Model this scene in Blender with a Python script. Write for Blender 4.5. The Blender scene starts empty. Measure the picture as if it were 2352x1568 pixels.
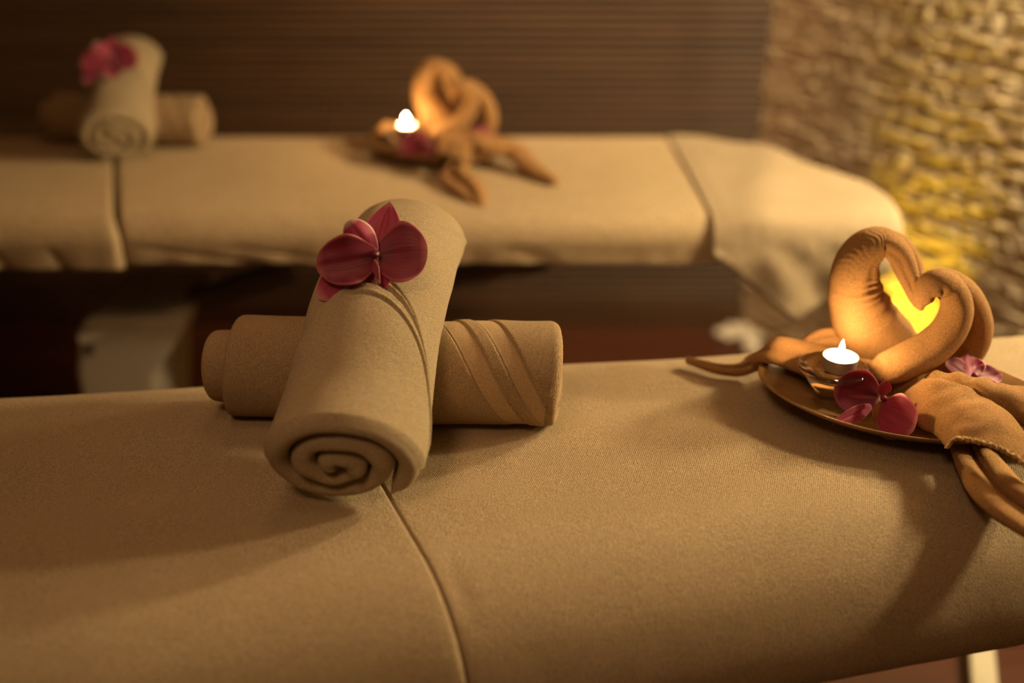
import bpy, bmesh, math, random
from math import sin, cos, tan, pi, radians as R, sqrt, atan, atan2, exp
from mathutils import Vector, Matrix, noise

random.seed(7)
sc = bpy.context.scene
C = sc.collection

# ------------------------------------------------------------------ camera
CAM_H, PITCH, FPX = 1.32, R(26.0), 2287.0
cd = bpy.data.cameras.new('camera'); cam = bpy.data.objects.new('camera', cd); C.objects.link(cam)
cd.sensor_width = 36.0; cd.lens = 35.0; cd.clip_start = 0.02
cam.location = (0, 0, CAM_H); cam.rotation_euler = (pi/2 - PITCH, 0, 0)
cd.dof.use_dof = True; cd.dof.focus_distance = 1.045; cd.dof.aperture_fstop = 1.30
sc.camera = cam

# ------------------------------------------------------------------ world, exposure
w = bpy.data.worlds.new('world'); sc.world = w; w.use_nodes = True
w.node_tree.nodes['Background'].inputs[0].default_value = (1.0, 0.55, 0.25, 1)
w.node_tree.nodes['Background'].inputs[1].default_value = 0.0
sc.view_settings.view_transform = 'Standard'; sc.view_settings.look = 'None'
sc.view_settings.gamma = 1.0; sc.view_settings.use_curve_mapping = False
sc.view_settings.exposure = 0.0
try:
    sc.cycles.use_denoising = True
    sc.cycles.max_bounces = 8
    sc.cycles.caustics_reflective = False
    sc.cycles.sample_clamp_indirect = 4.0
except Exception: pass

# ------------------------------------------------------------------ lights of the room, and added fill lights
def lamp(name, kind, loc, energy, color, size=0.05, target=None, **kw):
    l = bpy.data.lights.new(name, kind); o = bpy.data.objects.new(name, l); C.objects.link(o)
    o.location = loc; l.energy = energy; l.color = color
    if kind == 'AREA': l.size = size
    else: l.shadow_soft_size = size
    for k, v in kw.items(): setattr(l, k, v)
    if target is not None:
        o.rotation_euler = (Vector(target) - Vector(loc)).to_track_quat('-Z', 'Y').to_euler()
    return o
WARM = (1.0, 0.62, 0.27)
lamp('wall_lamp_light', 'POINT', (1.14, 1.74, 1.40), 15.0, (1.0, 0.78, 0.44), 0.05)
lamp('middle_key_light', 'POINT', (1.21, 1.53, 1.44), 62.0, (1.0, 0.78, 0.44), 0.05)  # extra key added between the two wall lamps to balance the brightness
lamp('near_wall_lamp_light', 'POINT', (1.40, 1.16, 1.44), 52.0, (1.0, 0.78, 0.44), 0.05)
lamp('ceiling_spot_light', 'SPOT', (-0.02, 2.42, 2.5), 115.0, (1.0, 0.62, 0.32), 0.08, (0.0, 2.80, 1.35), spot_size=R(75), spot_blend=1.0)
lamp('front_fill_light', 'SPOT', (-0.45, -0.30, 2.45), 38.0, (1.0, 0.58, 0.30), 0.25, (-0.05, 1.22, 0.8), spot_size=R(48), spot_blend=0.9)  # added fill from above the viewer, cone fades before the near bed's front
lamp('bedside_fill_light', 'AREA', (-0.5, 0.6, 2.5), 0.8, (1.0, 0.58, 0.30), 0.4, (-0.2, 1.2, 0.8), spread=R(110))  # second added fill, no fixture, lifts the tops of the towels and bed
lamp('room_glow_light', 'AREA', (-0.30, 1.75, 2.45), 1.2, (1.0, 0.58, 0.30), 0.5, (-0.30, 1.45, 0.7), spread=R(120))  # added soft overhead fill that sets the ambient level
lamp('floor_uplight_light', 'SPOT', (0.905, 2.20, 0.08), 48.0, (1.0, 0.66, 0.04), 0.02, (1.02, 2.25, 0.50), spot_size=R(52), spot_blend=1.0)

# ------------------------------------------------------------------ measuring helpers
def at(px, py, Y):
    th = PITCH + atan((py - 784.0)/FPX); h = Y*tan(th)
    return Vector(((px - 1176.0)/FPX*(Y*cos(PITCH) + h*sin(PITCH)), Y, CAM_H - h))
def atz(px, py, z):
    th = PITCH + atan((py - 784.0)/FPX); Y = (CAM_H - z)/tan(th)
    return at(px, py, Y)
def pxs(p):      # metres per pixel at a point
    return (p.y*cos(PITCH) + (CAM_H - p.z)*sin(PITCH))/FPX
def sm(a, b, x):
    t = min(1.0, max(0.0, (x - a)/(b - a))); return t*t*(3 - 2*t)
def lerp(a, b, t): return a + (b - a)*t
def nz(x, y, z, s=1.0): return noise.noise(Vector((x*s, y*s, z*s)))
def bump(x, c, w_): return exp(-((x - c)/w_)**2)

# ------------------------------------------------------------------ object helpers
def link(name, verts, faces, mat, parent=None, base=None, smooth=True):
    if base is None: base = Vector((0, 0, 0)) if parent is None else parent.location
    base = Vector(base)
    me = bpy.data.meshes.new(name)
    me.from_pydata([tuple(Vector(v) - base) for v in verts], [], faces)
    bm = bmesh.new(); bm.from_mesh(me); bmesh.ops.recalc_face_normals(bm, faces=bm.faces); bm.to_mesh(me); bm.free()
    me.polygons.foreach_set('use_smooth', [smooth]*len(me.polygons)); me.update()
    o = bpy.data.objects.new(name, me); C.objects.link(o)
    me.materials.append(mat)
    if parent is None: o.location = base
    else: o.parent = parent
    return o
def tag(o, label=None, cat=None, group=None, kind=None):
    if label: o['label'] = label
    if cat: o['category'] = cat
    if group: o['group'] = group
    if kind: o['kind'] = kind
    return o
def thing(name, loc, label, cat, group=None):
    o = bpy.data.objects.new(name, None); C.objects.link(o); o.location = loc; o.empty_display_size = 0.05
    return tag(o, label, cat, group)
def copy_tree(o, parent=None):
    c = o.copy(); C.objects.link(c)
    if parent is not None: c.parent = parent; c.matrix_parent_inverse = o.matrix_parent_inverse
    for ch in list(o.children): copy_tree(ch, c)
    return c

# ------------------------------------------------------------------ materials
def newmat(name):
    m = bpy.data.materials.new(name); m.use_nodes = True; nt = m.node_tree
    return m, nt, nt.nodes['Principled BSDF']
def N(nt, t, **kw):
    n = nt.nodes.new(t)
    for k, v in kw.items():
        if k in n.inputs: n.inputs[k].default_value = v
        else: setattr(n, k, v)
    return n
def simple(name, col, rough=0.6, metal=0.0, spec=0.4):
    m, nt, b = newmat(name)
    b.inputs['Base Color'].default_value = (*col, 1); b.inputs['Roughness'].default_value = rough
    b.inputs['Metallic'].default_value = metal; b.inputs['Specular IOR Level'].default_value = spec
    return m
def terry(name, col, pile=620.0, depth=0.0022, rib=0.0, ribrot=0.6, var=0.16, sheen=0.25, ribscale=330.0, pile_shade=1.0, shade_min=0.55):
    col = [min(1, c*1.22) for c in col]
    m, nt, b = newmat(name); L = nt.links
    tc = N(nt, 'ShaderNodeTexCoord')
    mp = N(nt, 'ShaderNodeMapping'); L.new(tc.outputs['Object'], mp.inputs['Vector'])
    n1 = N(nt, 'ShaderNodeTexNoise', Scale=pile, Detail=3.0, Roughness=0.7); L.new(mp.outputs[0], n1.inputs['Vector'])
    n2 = N(nt, 'ShaderNodeTexNoise', Scale=pile*0.16, Detail=3.0); L.new(mp.outputs[0], n2.inputs['Vector'])
    n3 = N(nt, 'ShaderNodeTexNoise', Scale=14.0, Detail=3.0); L.new(mp.outputs[0], n3.inputs['Vector'])
    add = N(nt, 'ShaderNodeMath', operation='MULTIPLY_ADD'); add.inputs[1].default_value = 0.45
    L.new(n2.outputs['Fac'], add.inputs[0]); L.new(n1.outputs['Fac'], add.inputs[2])
    last = add
    if rib > 0:
        mr = N(nt, 'ShaderNodeMapping'); mr.inputs['Rotation'].default_value = (0.15, 0.2, ribrot); L.new(tc.outputs['Object'], mr.inputs['Vector'])
        wv = N(nt, 'ShaderNodeTexWave', Scale=ribscale/ (2*pi) * 1.0, Distortion=0.9, Detail=2.0); wv.inputs['Detail Scale'].default_value = 1.2
        L.new(mr.outputs[0], wv.inputs['Vector'])
        a2 = N(nt, 'ShaderNodeMath', operation='MULTIPLY_ADD'); a2.inputs[1].default_value = rib
        L.new(wv.outputs['Fac'], a2.inputs[0]); L.new(last.outputs[0], a2.inputs[2]); last = a2
    bp = N(nt, 'ShaderNodeBump', Strength=1.0, Distance=depth); L.new(last.outputs[0], bp.inputs['Height'])
    L.new(bp.outputs[0], b.inputs['Normal'])
    # colour of the yarn: slight mottling; the ramp below paints in pile self-shadowing
    mx = N(nt, 'ShaderNodeMix', data_type='RGBA')
    mx.inputs[6].default_value = (*[c*(1-var) for c in col], 1); mx.inputs[7].default_value = (*[min(1, c*(1+var)) for c in col], 1)
    av = N(nt, 'ShaderNodeMath', operation='MULTIPLY_ADD'); av.inputs[1].default_value = 0.5; L.new(n3.outputs['Fac'], av.inputs[0])
    hv = N(nt, 'ShaderNodeMath', operation='MULTIPLY'); hv.inputs[1].default_value = 0.5; L.new(n1.outputs['Fac'], hv.inputs[0]); L.new(hv.outputs[0], av.inputs[2])
    L.new(av.outputs[0], mx.inputs[0])
    cg = N(nt, 'ShaderNodeValToRGB'); cg.color_ramp.elements[0].position = 0.36; cg.color_ramp.elements[0].color = (shade_min, shade_min*0.95, shade_min*0.9, 1)
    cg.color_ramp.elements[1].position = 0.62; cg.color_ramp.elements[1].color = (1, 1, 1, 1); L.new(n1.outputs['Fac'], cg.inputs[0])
    mg = N(nt, 'ShaderNodeMix', data_type='RGBA', blend_type='MULTIPLY'); mg.inputs[0].default_value = pile_shade
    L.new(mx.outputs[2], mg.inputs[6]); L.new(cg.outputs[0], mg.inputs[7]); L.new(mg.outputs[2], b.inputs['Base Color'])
    b.inputs['Roughness'].default_value = 0.95; b.inputs['Specular IOR Level'].default_value = 0.1
    b.inputs['Sheen Weight'].default_value = sheen; b.inputs['Sheen Roughness'].default_value = 0.5
    b.inputs['Sheen Tint'].default_value = (*[min(1, c*1.5) for c in col], 1)
    return m

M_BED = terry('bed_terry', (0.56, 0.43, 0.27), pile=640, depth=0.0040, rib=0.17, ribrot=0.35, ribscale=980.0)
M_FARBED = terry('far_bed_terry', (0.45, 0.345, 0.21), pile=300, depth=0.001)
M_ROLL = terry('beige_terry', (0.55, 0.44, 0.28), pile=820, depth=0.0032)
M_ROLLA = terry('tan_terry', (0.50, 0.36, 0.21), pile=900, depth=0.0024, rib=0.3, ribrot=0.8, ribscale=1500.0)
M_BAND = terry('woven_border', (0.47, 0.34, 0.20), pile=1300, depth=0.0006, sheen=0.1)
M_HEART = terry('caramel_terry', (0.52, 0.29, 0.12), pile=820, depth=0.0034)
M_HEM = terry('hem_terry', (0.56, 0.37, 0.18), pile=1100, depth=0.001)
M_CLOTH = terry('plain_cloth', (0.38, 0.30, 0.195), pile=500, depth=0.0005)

# stone of the right wall
M_STONE, nt, b = newmat('ledger_stone'); L = nt.links
tc = N(nt, 'ShaderNodeTexCoord'); oi = N(nt, 'ShaderNodeAttribute', attribute_name='tint')
cr = N(nt, 'ShaderNodeValToRGB'); L.new(oi.outputs['Fac'], cr.inputs[0])
e = cr.color_ramp.elements; e[0].position = 0.0; e[0].color = (0.52, 0.40, 0.24, 1); e[1].position = 1.0; e[1].color = (0.82, 0.70, 0.50, 1)
x = e.new(0.35); x.color = (0.64, 0.50, 0.31, 1); x = e.new(0.7); x.color = (0.74, 0.60, 0.40, 1)
ns = N(nt, 'ShaderNodeTexNoise', Scale=9.0, Detail=6.0); L.new(tc.outputs['Object'], ns.inputs['Vector'])
mx = N(nt, 'ShaderNodeMix', data_type='RGBA', blend_type='MULTIPLY'); mx.inputs[0].default_value = 0.4
r2 = N(nt, 'ShaderNodeValToRGB'); r2.color_ramp.elements[0].color = (0.55, 0.42, 0.30, 1); r2.color_ramp.elements[0].position = 0.35; r2.color_ramp.elements[1].color = (1, 1, 1, 1); r2.color_ramp.elements[1].position = 0.6
L.new(ns.outputs['Fac'], r2.inputs[0]); L.new(cr.outputs[0], mx.inputs[6]); L.new(r2.outputs[0], mx.inputs[7]); L.new(mx.outputs[2], b.inputs['Base Color'])
nb = N(nt, 'ShaderNodeTexNoise', Scale=70.0, Detail=6.0); L.new(tc.outputs['Object'], nb.inputs['Vector'])
bp = N(nt, 'ShaderNodeBump', Strength=0.8, Distance=0.006); L.new(nb.outputs['Fac'], bp.inputs['Height']); L.new(bp.outputs[0], b.inputs['Normal'])
b.inputs['Roughness'].default_value = 0.9

# dark wooden slats / floor boards
def wood(name, c1, c2, scale, rough, axis=0):
    m, nt, b = newmat(name); L = nt.links
    tc = N(nt, 'ShaderNodeTexCoord'); mp = N(nt, 'ShaderNodeMapping')
    s = [scale, scale, scale]; s[axis] = scale*0.06; mp.inputs['Scale'].default_value = s
    L.new(tc.outputs['Object'], mp.inputs['Vector'])
    n = N(nt, 'ShaderNodeTexNoise', Scale=1.0, Detail=6.0, Roughness=0.65); L.new(mp.outputs[0], n.inputs['Vector'])
    cr = N(nt, 'ShaderNodeValToRGB'); cr.color_ramp.elements[0].position = 0.3; cr.color_ramp.elements[0].color = (*c1, 1)
    cr.color_ramp.elements[1].position = 0.7; cr.color_ramp.elements[1].color = (*c2, 1)
    L.new(n.outputs['Fac'], cr.inputs[0]); L.new(cr.outputs[0], b.inputs['Base Color'])
    bp = N(nt, 'ShaderNodeBump', Strength=0.3, Distance=0.001); L.new(n.outputs['Fac'], bp.inputs['Height']); L.new(bp.outputs[0], b.inputs['Normal'])
    b.inputs['Roughness'].default_value = rough
    return m
M_SLAT = wood('walnut_slats', (0.040, 0.019, 0.007), (0.092, 0.044, 0.017), 30, 0.55)
M_FLOOR = wood('red_brown_boards', (0.045, 0.013, 0.005), (0.085, 0.026, 0.010), 30, 0.35)
M_PLATE = wood('dark_bamboo', (0.20, 0.10, 0.035), (0.36, 0.20, 0.075), 45, 0.30)
M_PLASTER = simple('dark_plaster', (0.16, 0.10, 0.06), 0.9)
M_PED = simple('grey_bed_housing', (0.62, 0.57, 0.45), 0.5)
M_STEEL = simple('dark_steel', (0.16, 0.13, 0.10), 0.45, 0.6)
M_VINYL = simple('brown_vinyl', (0.06, 0.035, 0.022), 0.5)
M_PALE = simple('pale_foot_cap', (0.55, 0.48, 0.34), 0.5)
M_ALU = simple('candle_aluminium', (0.86, 0.80, 0.76), 0.42, 0.75)
M_BRASS = simple('brass_rod', (0.30, 0.25, 0.10), 0.6, 0.3)
M_PEBBLE = simple('white_pebble', (0.62, 0.55, 0.44), 0.7)
M_WICK = simple('wick', (0.03, 0.02, 0.02), 0.9)
M_COLUMN = simple('orchid_column', (0.16, 0.012, 0.04), 0.45)

M_GLASS, nt, b = newmat('clear_glass')
b.inputs['Base Color'].default_value = (0.97, 0.97, 0.92, 1); b.inputs['Roughness'].default_value = 0.02
b.inputs['Transmission Weight'].default_value = 1.0; b.inputs['IOR'].default_value = 1.45
M_WAX, nt, b = newmat('white_wax')
b.inputs['Base Color'].default_value = (0.95, 0.90, 0.82, 1); b.inputs['Roughness'].default_value = 0.35
b.inputs['Subsurface Weight'].default_value = 0.6; b.inputs['Subsurface Radius'].default_value = (0.012, 0.008, 0.005); b.inputs['Subsurface Scale'].default_value = 1.0
def emit(name, col, s):
    m = bpy.data.materials.new(name); m.use_nodes = True; nt = m.node_tree; nt.nodes.clear()
    e = nt.nodes.new('ShaderNodeEmission'); o = nt.nodes.new('ShaderNodeOutputMaterial')
    e.inputs[0].default_value = (*col, 1); e.inputs[1].default_value = s; nt.links.new(e.outputs[0], o.inputs[0]); return m
M_FLAME = emit('candle_flame', (1.0, 0.62, 0.26), 1100.0)
M_UPLIT = emit('uplight_lens', (1.0, 0.70, 0.10), 12.0)

def petal_mat(name, inner, mid, edge):
    m, nt, b = newmat(name); L = nt.links
    uv = N(nt, 'ShaderNodeAttribute', attribute_name='pet')       # x = along, y = across (-1..1)
    sep = N(nt, 'ShaderNodeSeparateXYZ'); L.new(uv.outputs['Vector'], sep.inputs[0])
    # radial measure of the petal: pale rim, deep throat
    ab = N(nt, 'ShaderNodeMath', operation='ABSOLUTE'); L.new(sep.outputs[1], ab.inputs[0])
    mxm = N(nt, 'ShaderNodeMath', operation='MAXIMUM'); L.new(ab.outputs[0], mxm.inputs[0]); L.new(sep.outputs[0], mxm.inputs[1])
    cr = N(nt, 'ShaderNodeValToRGB'); el = cr.color_ramp.elements
    el[0].position = 0.0; el[0].color = (*inner, 1); el[1].position = 1.0; el[1].color = (*edge, 1)
    x = el.new(0.45); x.color = (*mid, 1); x = el.new(0.86); x.color = (*mid, 1)
    L.new(mxm.outputs[0], cr.inputs[0])
    # veins running along the petal
    mp = N(nt, 'ShaderNodeMapping'); mp.inputs['Scale'].default_value = (0.8, 15.0, 1.0); L.new(uv.outputs['Vector'], mp.inputs['Vector'])
    nn = N(nt, 'ShaderNodeTexNoise', Scale=1.0, Detail=3.0); L.new(mp.outputs[0], nn.inputs['Vector'])
    vr = N(nt, 'ShaderNodeValToRGB'); vr.color_ramp.elements[0].position = 0.38; vr.color_ramp.elements[0].color = (0.55, 0.45, 0.5, 1)
    vr.color_ramp.elements[1].position = 0.6; vr.color_ramp.elements[1].color = (1, 1, 1, 1); L.new(nn.outputs['Fac'], vr.inputs[0])
    mx = N(nt, 'ShaderNodeMix', data_type='RGBA', blend_type='MULTIPLY'); mx.inputs[0].default_value = 0.7
    L.new(cr.outputs[0], mx.inputs[6]); L.new(vr.outputs[0], mx.inputs[7]); L.new(mx.outputs[2], b.inputs['Base Color'])
    bp = N(nt, 'ShaderNodeBump', Strength=0.35, Distance=0.0008); L.new(nn.outputs['Fac'], bp.inputs['Height']); L.new(bp.outputs[0], b.inputs['Normal'])
    b.inputs['Roughness'].default_value = 0.55; b.inputs['Sheen Weight'].default_value = 0.3
    tr = N(nt, 'ShaderNodeBsdfTranslucent'); L.new(mx.outputs[2], tr.inputs[0])
    ms = N(nt, 'ShaderNodeMixShader'); ms.inputs[0].default_value = 0.30
    out = nt.nodes['Material Output']; L.new(b.outputs[0], ms.inputs[1]); L.new(tr.outputs[0], ms.inputs[2]); L.new(ms.outputs[0], out.inputs[0])
    return m
M_PETAL = petal_mat('orchid_petal', (0.10, 0.006, 0.022), (0.29, 0.014, 0.055), (0.60, 0.16, 0.19))
M_PINK = petal_mat('orchid_sepal', (0.42, 0.03, 0.10), (0.52, 0.05, 0.14), (0.78, 0.34, 0.34))
M_LIP = petal_mat('orchid_lip', (0.12, 0.01, 0.03), (0.45, 0.03, 0.10), (0.90, 0.70, 0.66))
M_LIPY = petal_mat('orchid_lip_yellow', (0.35, 0.05, 0.04), (0.45, 0.16, 0.05), (0.55, 0.28, 0.10))

# ------------------------------------------------------------------ the setting
BACK_Y = 2.83; CX = 0.72; WD = Vector((0.42, -0.9075, 0)).normalized()      # stone wall runs from the corner towards the viewer
def wall_pt(t, z, off=0.0):                                            # off = distance into the room
    n = Vector((-WD.y, WD.x, 0)); n = n if n.x < 0 else -n
    return Vector((CX, BACK_Y, 0)) + WD*t + n*off + Vector((0, 0, z))

def box(verts, faces, c, h, rot=0.0, tilt=None):
    i = len(verts); m = Matrix.Rotation(rot, 3, 'Z')
    if tilt is not None: m = tilt
    for dx in (-1, 1):
        for dy in (-1, 1):
            for dz in (-1, 1):
                verts.append(Vector(c) + m @ Vector((dx*h[0], dy*h[1], dz*h[2])))
    for f in ((0,1,3,2),(4,6,7,5),(0,4,5,1),(2,3,7,6),(0,2,6,4),(1,5,7,3)): faces.append([i+k for k in f])

v = []; f = []
box(v, f, (0.1, 0.7, -0.02), (3.0, 2.4, 0.02)); floor = link('floor', v, f, M_FLOOR, smooth=False); tag(floor, kind='structure')
# floor boards: shallow grooves as real gaps
v = []; f = []
for k in range(34):
    box(v, f, (0.1, -1.6 + 0.14*k, 0.004), (3.0, 0.0685, 0.004))
fb = link('floor_boards', v, f, M_FLOOR, smooth=False); tag(fb, kind='structure')
v = []; f = []
box(v, f, (0.1, 0.7, 2.64), (3.0, 2.4, 0.02)); tag(link('ceiling', v, f, M_PLASTER, smooth=False), kind='structure')
v = []; f = []
box(v, f, (-2.6, 0.7, 1.3), (0.02, 2.2, 1.32)); tag(link('wall_left', v, f, M_PLASTER, smooth=False), kind='structure')
v = []; f = []
box(v, f, (0.1, -1.5, 1.3), (2.9, 0.02, 1.32)); tag(link('wall_front', v, f, M_PLASTER, smooth=False), kind='structure')
# back wall: thin horizontal walnut slats, each bowed a little
v = []; f = []
z = 0.0; X0, X1 = -2.6, CX + 0.05
while z < 2.62:
    h = 0.0225; i = len(v)
    prof = [(0.0, 0.0), (0.004, 0.0015), (0.006, 0.008), (0.0045, 0.018), (0.0, 0.0205), (-0.006, 0.021), (-0.006, 0.0225)]
    nxs = 14
    for kx in range(nxs+1):
        xx = lerp(X0, X1, kx/nxs)
        dz = 0.0008*nz(xx*2, z*40, 3)
        for (o_, zz) in prof: v.append((xx, BACK_Y - o_, z + zz + dz))
    n = len(prof)
    for kx in range(nxs):
        for q in range(n-1):
            a = i + kx*n + q; f.append([a, a+n, a+n+1, a+1])
    z += h
bi = len(v)
for (xx, zz) in ((X0, 0), (X1, 0), (X1, 2.63), (X0, 2.63)): v.append((xx, BACK_Y + 0.012, zz))
f.append([bi, bi+1, bi+2, bi+3])
tag(link('wall_back', v, f, M_SLAT, smooth=True), kind='structure')
v = []; f = []
box(v, f, (-0.9, BACK_Y - 0.012, 0.045), (1.62, 0.008, 0.04)); tag(link('baseboard_back', v, f, M_SLAT, smooth=False), kind='structure')

# right wall: stacked ledger stone
rng = random.Random(3)
v = []; f = []; tint = []
zz = 0.0
while zz < 2.62:
    ch = rng.choice((0.011, 0.013, 0.016, 0.020)); t = -0.02 - rng.random()*0.06
    while t < 4.1:
        ln = rng.uniform(0.03, 0.12); d = rng.uniform(0.0, 0.006); tt = 0.42 + 0.42*rng.random()
        near = t < 1.9 and zz < 1.9
        nx_, nz_ = (5, 2) if near else (1, 1)
        i = len(v)
        for a in range(nx_+1):
            for q in range(nz_+1):
                ta = t + 0.001 + (ln-0.002)*a/nx_; za = zz + 0.0008 + (ch-0.0016)*q/nz_
                edge = (a in (0, nx_)) or (q in (0, nz_))
                o_ = d + 0.005*nz(ta, za, 0, 38) + 0.003*nz(ta, za, 5, 90) - (0.002 if edge and near else 0)
                v.append(wall_pt(ta, za, o_ + 0.012))
        for a in range(nx_):
            for q in range(nz_):
                s_ = i + a*(nz_+1) + q; f.append([s_, s_+nz_+1, s_+nz_+2, s_+1]); tint.append(tt)
        # sides back to the mortar bed
        j = len(v)
        cs = [(t, zz), (t+ln, zz), (t+ln, zz+ch), (t, zz+ch)]
        for (a_, b_) in cs: v.append(wall_pt(a_, b_, -0.004))
        c4 = [i, i + nx_*(nz_+1), i + nx_*(nz_+1) + nz_, i + nz_]
        for k in range(4):
            f.append([c4[k], c4[(k+1) % 4], j+(k+1) % 4, j+k]); tint.append(tt)
        t += ln
    zz += ch
i = len(v)
for (a_, b_) in ((-0.05, -0.01), (4.2, -0.01), (4.2, 2.64), (-0.05, 2.64)): v.append(wall_pt(a_, b_, -0.006))
f.append([i, i+1, i+2, i+3]); tint.append(0.2)
me = bpy.data.meshes.new('wall_right'); me.from_pydata([tuple(p) for p in v], [], f)
at_ = me.attributes.new('tint', 'FLOAT', 'FACE'); at_.data.foreach_set('value', tint)
me.polygons.foreach_set('use_smooth', [False]*len(me.polygons)); me.materials.append(M_STONE)
wr = bpy.data.objects.new('wall_right', me); C.objects.link(wr); tag(wr, kind='structure')

# ------------------------------------------------------------------ cushion / cover builder
def rounded_poly(corners, radii, edges, step=0.012):
    """closed outline (counter-clockwise) with rounded corners; returns points, inward normals, edge radii"""
    n = len(corners); P = []; E = []
    cs = [Vector((c[0], c[1], 0)) for c in corners]
    for i in range(n):
        a, b_, c = cs[i-1], cs[i], cs[(i+1) % n]
        u = (a-b_).normalized(); w_ = (c-b_).normalized(); ang = u.angle(w_); r = radii[i]
        d = r/tan(ang/2); p0 = b_ + u*d; p1 = b_ + w_*d
        bis = (u+w_).normalized(); cen = b_ + bis*(r/sin(ang/2))
        v0 = p0-cen; tot = pi-ang; k = max(4, int(r*tot/step*1.6))
        for q in range(k+1):
            t = q/k; vv = Matrix.Rotation(tot*t, 3, 'Z') @ v0
            P.append(cen+vv); E.append(lerp(edges[i-1], edges[i], t))
        nx_ = cs[(i+1) % n]; u2 = (b_-nx_).normalized()
        ang2 = u2.angle((cs[(i+2) % n]-nx_).normalized()); e_ = nx_ + u2*(radii[(i+1) % n]/tan(ang2/2))
        m = max(1, int((e_-p1).length/step))
        for q in range(1, m): P.append(lerp(p1, e_, q/m)); E.append(edges[i])
    for _ in range(3): E = [0.25*E[i-1] + 0.5*E[i] + 0.25*E[(i+1) % len(E)] for i in range(len(E))]
    Nn = []
    for i in range(len(P)):
        t = (P[(i+1) % len(P)] - P[i-1]).normalized(); Nn.append(Vector((-t.y, t.x, 0)))
    return P, Nn, E
def cover(name, xa, xb, front, back, top, drop, rf, rb, mat, label, wrinkle=0.004, seed=0.0, fold=None, waves=None, crown=0.004, seam=(0.006, 0.006), nu=150, tuck=0.0, corner=0.0):
    """cushion cover: profile (front hem, front skirt, rounded edge, top, rounded edge, back skirt) swept from line xa to line xb"""
    prof = []                                   # (inset from front, None) or (None, inset from back), z, nx(out y), nz
    for k in range(14): t = k/14; prof.append(('f', 0.0, top-drop + (drop-rf)*t, -1, 0, t))
    for k in range(15): a = k/14*pi/2; prof.append(('f', rf*(1-cos(a)), top-rf+rf*sin(a), -cos(a), sin(a), 1))
    for k in range(1, 44): prof.append(('m', k/44, top, 0, 1, 1))
    for k in range(11): a = (1-k/10)*pi/2; prof.append(('b', rb*(1-cos(a)), top-rb+rb*sin(a), cos(a), sin(a), 1))
    for k in range(1, 9): t = 1-k/8; prof.append(('b', 0.0, top-drop*0.8 + (drop*0.8-rb)*t, 1, 0, t))
    n = len(prof)
    length = abs(xb(0.5)-xa(0.5))
    us = []
    for k in range(6): us.append(seam[0]*(1-cos(k/5*pi/2))/length)
    us = us + [lerp(us[-1], 1-seam[1]/length, k/nu) for k in range(1, nu)] + [1-seam[1]*(1-cos(k/5*pi/2))/length for k in range(5, -1, -1)]
    v = []; f = []
    def point(u, p, inset):
        kd, d, z, ny, nzz, t = p
        xm = lerp(xa(0.5), xb(0.5), u); wd = back(xm)-front(xm)
        if kd == 'f': w_ = d/wd
        elif kd == 'b': w_ = 1-d/wd
        else: w_ = lerp(rf/wd, 1-rb/wd, d)
        x = lerp(xa(w_), xb(w_), u); y = lerp(front(x), back(x), w_)
        q = Vector((x, y, z))
        if nzz > 0.5:
            c = sin(pi*w_); q.z += crown*(c**0.7) - 0.0 + (waves(q) if waves else 0)*sm(0.02, 0.2, c) + 0.0012*nz(x, y, seed, 9)
        dd = inset
        if t < 1 or nzz < 0.7:
            wv = wrinkle*(1-t*0.85)*(nz(x, z*0.4, seed, 22) + 0.7*nz(x, z, seed+4, 9)) + 0.004*(1-t) + tuck*(1-t)**1.5
            if fold and ny < 0: wv += fold(q, t)
            dd += wv
        return q - Vector((0, ny, nzz))*dd
    L2_ = []
    for kk, u in enumerate(us):
        d0 = u*length; d1 = (1-u)*length; ins = 0.0
        if d0 < seam[0]: r = seam[0]; ins = r - sqrt(max(0, r*r-(r-d0)**2))
        if d1 < seam[1]: r = seam[1]; ins = r - sqrt(max(0, r*r-(r-d1)**2))
        L2_.append([point(u, p, ins) for p in prof])
    L2_ = [[point(0.0, p, 0.022) for p in prof]] + L2_ + [[point(1.0, p, 0.022) for p in prof]]
    for row in L2_: v += row
    for k in range(len(L2_)-1):
        for q in range(n-1): f.append([k*n+q, k*n+q+1, (k+1)*n+q+1, (k+1)*n+q])
    xm = (xa(0.5)+xb(0.5))/2
    o = link(name, v, f, mat, base=(xm, (front(xm)+back(xm))/2, top-drop))
    m = o.modifiers.new('cloth', 'SOLIDIFY'); m.thickness = 0.0025; m.offset = -1
    tag(o, label, 'bed cover')
    return o

# near bed: back edge, front edge, seam line
def nb_back(x): return 1.050 + (x+0.608)*0.1355
def nb_front(x): return 0.622 + (x+0.03)*0.235
def pt(x, fn): return (x, fn(x))
sx0, sx1 = -0.033, -0.246          # seam at the front edge / back edge
BED_T = 0.746
near_waves = lambda q: 0.0035*nz(q.x, q.y, 1.7, 6) - 0.003*bump(q.x, -0.044+0.5*(0.69-q.y), 0.006)*bump(q.y, 0.69, 0.014)
near_right = cover('bed_cover', lambda w_: lerp(sx0, sx1, w_)+0.0016, lambda w_: 1.05, nb_front, nb_back, BED_T, 0.143, 0.120, 0.045, M_BED,
      'beige terry cover on the right section of the near bed, under the wooden plate', seed=1.0, waves=near_waves, seam=(0.004, 0.05), tuck=0.032)
near_left = cover('bed_cover', lambda w_: -1.5, lambda w_: lerp(sx0, sx1, w_)-0.0016, nb_front, nb_back, BED_T, 0.143, 0.120, 0.045, M_BED,
      'beige terry cover on the left section of the near bed, left of the seam', seed=5.0, waves=near_waves, seam=(0.05, 0.003), tuck=0.032)
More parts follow.
